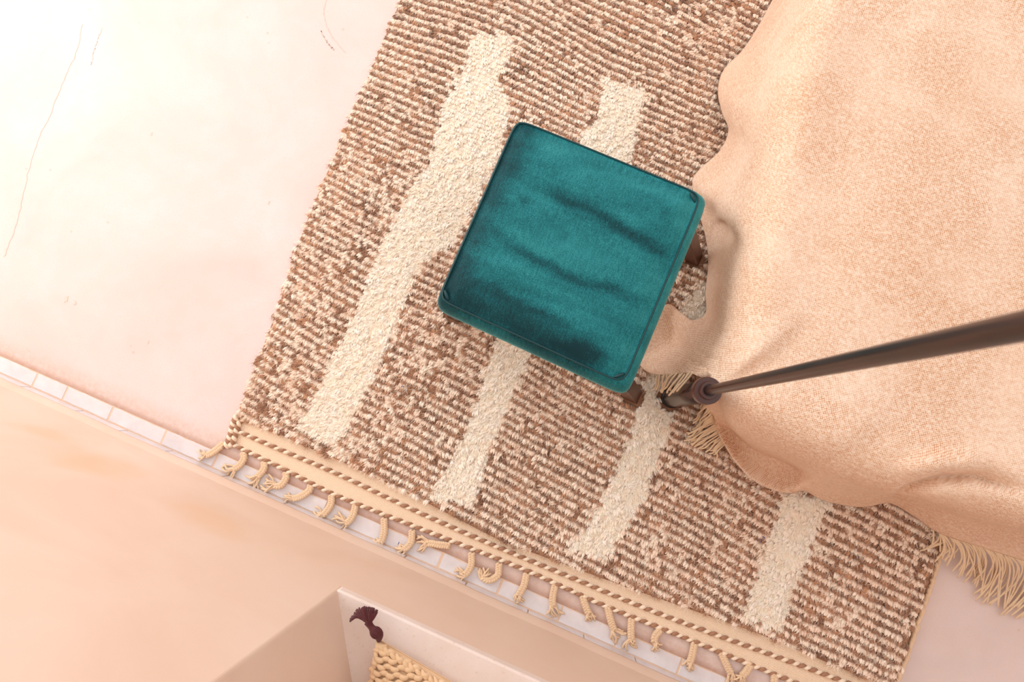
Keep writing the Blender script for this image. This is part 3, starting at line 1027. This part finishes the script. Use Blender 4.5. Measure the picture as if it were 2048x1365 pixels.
# apron rails between the legs, under the cushion
mb = MB()
for (a, b) in (((-.86, -.86), (.86, -.86)), ((.86, -.86), (.86, .86)), ((.86, .86), (-.86, .86)), ((-.86, .86), (-.86, -.86))):
    p0 = seat_pt(*a); p1 = seat_pt(*b); d = (p1 - p0); d /= np.linalg.norm(d); s_ = np.array([-d[1], d[0], 0]) * .009
    v = [p + s_ * k for p in (p0, p1) for k in (-1, 1)]
    v = [(q[0], q[1], z) for z in (.315, .357) for q in v]
    mb.add(v, [(0, 1, 3, 2), (4, 6, 7, 5), (0, 4, 5, 1), (2, 3, 7, 6), (0, 2, 6, 4), (1, 5, 7, 3)])
mb.build('apron', M_LEG, stool, smooth=False)

# ------------------------------------------------------------------ bed
post = P(1342, 797, .0065)
bed = empty('canopy_bed', (float(post[0] + .9), float(post[1] + .8), 0.0))
tag(bed, 'canopy bed under the cream blanket with a slim dark wooden corner post', 'bed')
mb = MB()
mb.lathe(post, [(.027, 0), (.029, .006), (.0285, .03)], 28)
mb.build('foot_cap', M_RUBBER, bed)
zc = .515
mb = MB()
mb.lathe(post, [(.0255, .03), (.0262, .10), (.0262, .30), (.0258, zc - .03)], 28)
mb.build('post_leg', M_POST, bed)
mb = MB()
mb.lathe(post, [(.0262, zc - .035), (.030, zc - .030), (.0295, zc - .012), (.0295, zc), (.0283, zc + .002), (.0195, zc + .0022), (.0195, zc + .012), (.0180, zc + .0145), (.0132, zc + .0148), (.0132, zc + .010), (.0100, zc + .010)], 32)
co_ = mb.build('collar', M_COLLAR, bed); es = co_.modifiers.new('crisp', 'EDGE_SPLIT'); es.split_angle = math.radians(32)
mb = MB()
mb.lathe(post, [(.0104, zc + .0105), (.0104, zc + .05), (.0104, .9), (.0104, 1.2), (.0106, 1.6), (.0106, 2.2)], 24)
mb.build('post', M_POST, bed)

ST = [  # hem, mid, edge: picture point and height
    ((1735, -400, .03), (1765, -400, .25), (1850, -400, .47)), ((1670, -230, .03), (1700, -230, .25), (1770, -230, .47)),
    ((1590, -70, .03), (1615, -70, .25), (1680, -70, .47)), ((1548, 0, .03), (1575, 0, .25), (1640, 0, .47)),
    ((1515, 60, .03), (1545, 60, .25), (1615, 65, .48)), ((1485, 105, .03), (1520, 115, .25), (1595, 130, .48)),
    ((1447, 145, .03), (1495, 165, .25), (1580, 190, .48)), ((1437, 185, .03), (1480, 210, .25), (1568, 245, .48)),
    ((1444, 222, .03), (1480, 245, .25), (1560, 290, .48)), ((1458, 262, .03), (1485, 280, .25), (1550, 330, .48)),
    ((1440, 305, .03), (1475, 325, .25), (1540, 375, .48)), ((1400, 342, .03), (1455, 365, .25), (1530, 420, .48)),
    ((1386, 368, .03), (1422, 396, .20), (1522, 460, .48)), ((1398, 420, .04), (1452, 446, .2), (1515, 495, .48)),
    ((1412, 470, .04), (1447, 480, .2), (1508, 530, .48)), ((1420, 520, .04), (1440, 525, .2), (1502, 560, .48)),
    ((1415, 580, .04), (1433, 585, .2), (1495, 600, .48)), ((1412, 630, .05), (1430, 630, .2), (1488, 640, .48)),
    ((1375, 642, .05), (1418, 655, .18), (1480, 670, .48)), ((1335, 610, .035), (1395, 665, .12), (1474, 690, .48)),
    ((1285, 650, .035), (1360, 675, .08), (1468, 710, .48)), ((1272, 705, .035), (1345, 700, .08), (1463, 728, .48)),
    ((1290, 740, .05), (1365, 715, .18), (1460, 742, .48)), ((1330, 750, .13), (1390, 728, .3), (1458, 752, .48)),
    ((1382, 748, .35), (1414, 742, .40), (1458, 762, .48)), ((1425, 765, .36), (1440, 765, .41), (1460, 775, .48)),
    ((1412, 800, .15), (1440, 795, .27), (1465, 795, .48)), ((1425, 840, .05), (1452, 835, .13), (1475, 820, .48)),
    ((1443, 880, .075), (1472, 866, .05), (1500, 845, .48)), ((1475, 930, .08), (1508, 898, .035), (1545, 870, .48)),
    ((1515, 967, .08), (1554, 918, .035), (1590, 893, .48)), ((1570, 987, .07), (1598, 938, .05), (1640, 915, .48)),
    ((1608, 980, .05), (1635, 955, .2), (1685, 935, .48)), ((1650, 1000, .04), (1680, 975, .2), (1730, 950, .48)),
    ((1720, 1012, .04), (1745, 985, .2), (1790, 965, .48)), ((1780, 1005, .05), (1805, 980, .22), (1850, 980, .48)),
    ((1830, 1032, .05), (1860, 1005, .22), (1900, 992, .48)), ((1880, 1065, .06), (1915, 1030, .22), (1960, 1008, .48)),
    ((1960, 1092, .06), (1990, 1050, .22), (2030, 1028, .48)), ((2048, 1120, .06), (2080, 1075, .22), (2110, 1050, .48)),
    ((2150, 1150, .06), (2180, 1105, .22), (2200, 1080, .48)),
]
NSS = 420
lines = [spline([P(*s[k]) for s in ST], NSS) for k in range(3)]
core0 = P(2750, -100, .505)
e = lines[2]
t1 = e * .86 + core0 * .14; t1[:, 2] = .500
t2 = e * .55 + core0 * .45; t2[:, 2] = .505
t3 = e * .12 + core0 * .88; t3[:, 2] = .505
ctrl = np.stack([lines[0], lines[1], lines[2], t1, t2, t3], 0)          # 6 x NSS x 3
rows = []
NTT = 96
for j in range(NSS):
    rows.append(spline(ctrl[:, j], NTT))
Gb = np.stack(rows, 0)                                                   # NSS x NTT x 3
tt = np.linspace(0, 5, NTT)[None, :]
nz = vnoise(Gb[:, :, 0] + 7, Gb[:, :, 1] + 7, 61, 3.2) - .5
nz2 = vnoise(Gb[:, :, 0] + 7, Gb[:, :, 1] + 7, 62, 11) - .5
Gb[:, :, 2] += (.016 * nz + .004 * nz2) * np.clip((tt - 1.6), 0, 1)
for ln, w_, dz in (([(1450, 405), (1440, 440), (1428, 490), (1417, 560), (1414, 600)], 9, -.035), ([(1352, 610), (1343, 640), (1352, 682), (1378, 702)], 13, -.03),
                   ([(1362, 664), (1402, 672), (1452, 690)], 13, .035), ([(1376, 690), (1410, 708), (1446, 724)], 6, -.02),
                   ([(1785, 1003), (1830, 976), (1890, 957), (1970, 955), (2060, 985)], 13, -.055), ([(1590, 925), (1690, 964), (1770, 988)], 10, -.032),
                   ([(1800, 940), (1880, 925), (1960, 925)], 18, .02), ([(1448, 200), (1480, 215), (1510, 230)], 12, .008)):
    d, al = seg_dist(proj(Gb).reshape(-1, 2), ln)
    Gb[:, :, 2] += (dz * np.exp(-(d / w_) ** 2) * np.minimum(1, .2 + np.minimum(al, 1 - al) * 4)).reshape(Gb.shape[:2])
Gb[:, :, 2] = .034 + .012 * np.logaddexp(0, (Gb[:, :, 2] - .037) / .012)
bl_origin = (float(post[0] + .7), float(post[1] + .7), .02)
mb = MB(); mb.grid(Gb)
blanket = mb.build('wool_blanket', M_BLANKET, None, origin=bl_origin)
sm_ = blanket.modifiers.new('solid', 'SOLIDIFY'); sm_.thickness = .004; sm_.offset = -1
tag(blanket, 'cream woven wool blanket with knotted fringe draped over the bed to the floor', 'blanket')

# mattress and rails under the blanket
inner = e * .80 + core0 * .20
poly = [tuple(p[:2]) for p in inner[::14]] + [tuple(t3[-1][:2]), tuple(t3[0][:2])]
v, f = prism(poly, .24, .462)
bevel(mesh('mattress', v, [q for q in f], M_MATTRESS, bed, smooth=False), .03, 3)
inner2 = e * .76 + core0 * .24
poly = [tuple(p[:2]) for p in inner2[::28]] + [tuple(t3[-1][:2]), tuple(t3[0][:2])]
v, f = prism(poly, .012, .235)
mesh('bed_base', v, f, M_POST, bed, smooth=False)

def fringe(name, strands, r):
    mb = MB()
    for s in strands:
        q = spline([P(*p) for p in s], 16)
        mb.tube(q, r * np.concatenate([np.ones(13), [1.05, 1.1, .7]]), 5)
    o = mb.build(name, M_FRINGE, blanket); o['kind'] = 'stuff'
    return o


rj = lambda a: random.uniform(-a, a)
S1 = []
for i in range(15):                                   # left of the post
    t = i / 14
    hx, hy = 1386 - 72 * t, 746 + 4 * t + rj(3)
    ex, ey = 1348 - 36 * t + rj(6), 781 + 5 * math.sin(t * 9) + rj(6)
    zh = .36 - .20 * t
    S1.append([(hx, hy, zh), (hx * .6 + ex * .4 + rj(4), hy * .6 + ey * .4 + rj(3), zh * .95 + .006), (ex + rj(3) + 4, ey - 6, zh * .92), (ex, ey, zh * .87)])
fringe('fringe', S1, .0025)
S2 = []
for i in range(34):                                   # right of the post, on the rug
    t = i / 33
    hx, hy = np.interp(t, [0, .4, 1], [1412, 1424, 1448]), np.interp(t, [0, .4, 1], [798, 838, 888])
    ex = np.interp(t, [0, .25, .6, 1], [1398, 1388, 1374, 1438]) + rj(10); ey = np.interp(t, [0, .25, .6, 1], [835, 862, 884, 912]) + rj(9)
    bow = rj(6)
    S2.append([(hx + 3, hy, .14 - .085 * min(1, t * 2)), ((hx * .7 + ex * .3) - 6 + bow, hy * .7 + ey * .3 + 6, .055), (hx * .3 + ex * .7 + bow, hy * .3 + ey * .7 + 4 + rj(3), .046), (ex, ey, .036)])
fringe('fringe', S2, .0023)
S3 = []
for i in range(84):                                   # along the lower hem
    t = i / 83
    hx, hy = np.interp(t, [0, .2, 1], [1852, 1885, 2110]), np.interp(t, [0, .2, 1], [1046, 1066, 1138])
    L = np.interp(t, [0, .2, .6, 1], [45, 75, 110, 105]) * random.uniform(.75, 1.1)
    sx = np.interp(t, [0, .25, .6, 1], [20, 30, -8, -30]) + rj(20)
    b1 = 16 + rj(14)
    S3.append([(hx, hy - 2, .06), (hx + b1 + 8, hy + L * .28, .055), (hx + sx * .5 + b1, hy + L * .66, .044 if t < .4 else .025), (hx + sx * .9 + rj(14) - 10, hy + L, .038 if t < .3 else .014)])
fringe('fringe', S3, .0022)

# ------------------------------------------------------------------ knitted cushion in the alcove
KA = P(752, 1279, ZS + .05)                            # the visible corner of the cushion
cu = empty('knit_cushion', (float(KA[0] + .12), float(KA[1] - .15), float(ZS)))
tag(cu, 'cream chunky knit cushion with a burgundy tassel at its corner on the alcove sill', 'cushion')
# its plan: corner at KA, one side runs left of down, the other to the right
eL = P(722, 1470, ZS + .05) - KA; eR = P(1085, 1475, ZS + .05) - KA
sideL = np.linalg.norm(eL[:2]); 
A1 = KA + eL * (.20 / np.linalg.norm(eL)); A2 = KA + eR * (.40 / np.linalg.norm(eR)); A3 = A1 + A2 - KA


def cpt(a, b):
    p = KA * (1 - a) * (1 - b) + A1 * a * (1 - b) + A2 * (1 - a) * b + A3 * a * b
    d = min(a, 1 - a, b, 1 - b)
    h = (4 * a * (1 - a)) ** .5 * (4 * b * (1 - b)) ** .5
    q = p.copy(); q[2] = ZS + .045 + .055 * h
    return q


n = 24
gg = np.array([[cpt(i / n, j / n) for j in range(n + 1)] for i in range(n + 1)])
lo = gg.copy(); lo[:, :, 2] = ZS + .045 - (gg[:, :, 2] - ZS - .045) * .75
gi = gg.copy(); gi[:, :, 2] -= .004
mb = MB(); mb.grid(gi, False); mb.grid(lo, True)
mb.build('cushion_body', M_KNIT, cu)
# rows of knit stitches: rows run across the picture, i.e. along the bisector's normal
org_px = np.array([752, 1279.0]); 
inv = []
# picture directions of the two sides give a way to walk rows along a constant direction in the cushion plane
dirr = P(1000, 1279 + 22, ZS + .08) - P(740, 1279, ZS + .08); dirr[2] = 0; dirr /= np.linalg.norm(dirr)
perp = np.array([dirr[1], -dirr[0], 0])
Mi = np.linalg.inv(np.array([(A1 - KA)[:2], (A2 - KA)[:2]]).T)
ROWP = .0126
for r in range(0, 16):
    st_pts = []
    mb = MB(); cnt = 0
    for k in range(-30, 60):
        c0 = KA + perp * (.010 + r * ROWP) + dirr * (k * .0142 + (.0071 if r % 2 else 0) + random.uniform(-.0008, .0008))
        ab = Mi @ (c0 - KA)[:2]
        if not (0.012 < ab[0] < .97 and .012 < ab[1] < .97): continue
        base_ = cpt(*ab)
        # one purl bump: a short bent bean of yarn
        sg = 1 if (k % 2) else -1
        q = []
        for t in np.linspace(-1, 1, 8):
            pp = base_ + dirr * (t * .0098) + perp * (sg * (.0040 * (1 - t * t) - .0016) + t * .0012) + np.array([0, 0, .0050 * (1 - t * t) - .0015 + sg * .0012])
            q.append(pp)
        mb.tube(np.array(q), .0056 * np.array([.5, .82, 1.0, 1.05, 1.05, 1.0, .82, .5]) * random.uniform(.93, 1.07), 7)
        cnt += 1
    if cnt: mb.build('knit_row', M_KNIT, cu)
# edge stitches along both sides
for (a_dir, nm) in ((0, 'edge_stitch_row'), (1, 'edge_stitch_row')):
    mb = MB()
    for k in range(26):
        s0 = .012 + k * .0155 / (.20 if a_dir == 0 else .40)
        if s0 > 1: break
        p0 = cpt(s0, .008) if a_dir == 0 else cpt(.016, s0)
        p1 = cpt(min(1, s0 + .09), .03) if a_dir == 0 else cpt(.06, min(1, s0 + .045))
        m_ = (p0 + p1) / 2 + [0, 0, .004]
        mb.tube(spline([p0, m_, p1], 7), .0052 * np.array([.6, .9, 1, 1.05, 1, .9, .6]), 7)
    mb.build(nm, M_KNIT, cu)
# burgundy tassel: knot, neck and skirt of strands
tz = ZS + .052
ts = [P(758, 1276, tz), P(752, 1266, tz + .008), P(741, 1256, tz + .006), P(731, 1238, tz - .002)]
mb = MB()
n = 16
pth = spline([P(758, 1284, tz), P(757, 1272, tz + .004), P(748, 1262, tz + .006), P(742, 1254, tz + .004), P(735, 1244, tz + .002)], n)
kr = np.interp(np.linspace(0, 1, n), [0, .15, .3, .45, .6, .75, 1], [.002, .006, .0108, .0108, .0062, .0048, .0066])
mb.tube(pth, kr * .9, 12)
Tk, Sk, Uk = frames(pth)
for k in range(18):
    an = k / 18 * 2 * math.pi + np.linspace(0, .9, n)
    mb.tube(pth + (Sk * np.cos(an)[:, None] + Uk * np.sin(an)[:, None]) * kr[:, None], .0019, 5)
tk = mb.build('tassel', M_BURG, cu)
mb = MB()
for k in range(110):
    a = (k / 109 - .5) * 2
    ex = 727 + 28 * a + rj(2); ey = 1226 - 10 * (1 - a * a) + (9 if a < -.6 else 0) * abs(a) + rj(3.5) + max(0, -a) * 8 - max(0, a) * 2
    z0 = rj(.005)
    mb.tube(spline([P(745 + rj(2.5), 1257 + rj(2.5), tz + .004 + z0 * .5), P(738 + 4 * a, 1247, tz + .004 + z0), P(732 + 17 * a, 1235 + rj(1), tz + .007 + z0 * 1.6 - .006 * a * a), P(ex, ey, tz - .001 + z0 * 2 - .008 * a * a)], 9), .0018, 5)
sk2 = mb.build('tassel_strands', M_BURG, tk); sk2['kind'] = 'stuff'
# strands of yarn wound around the knot
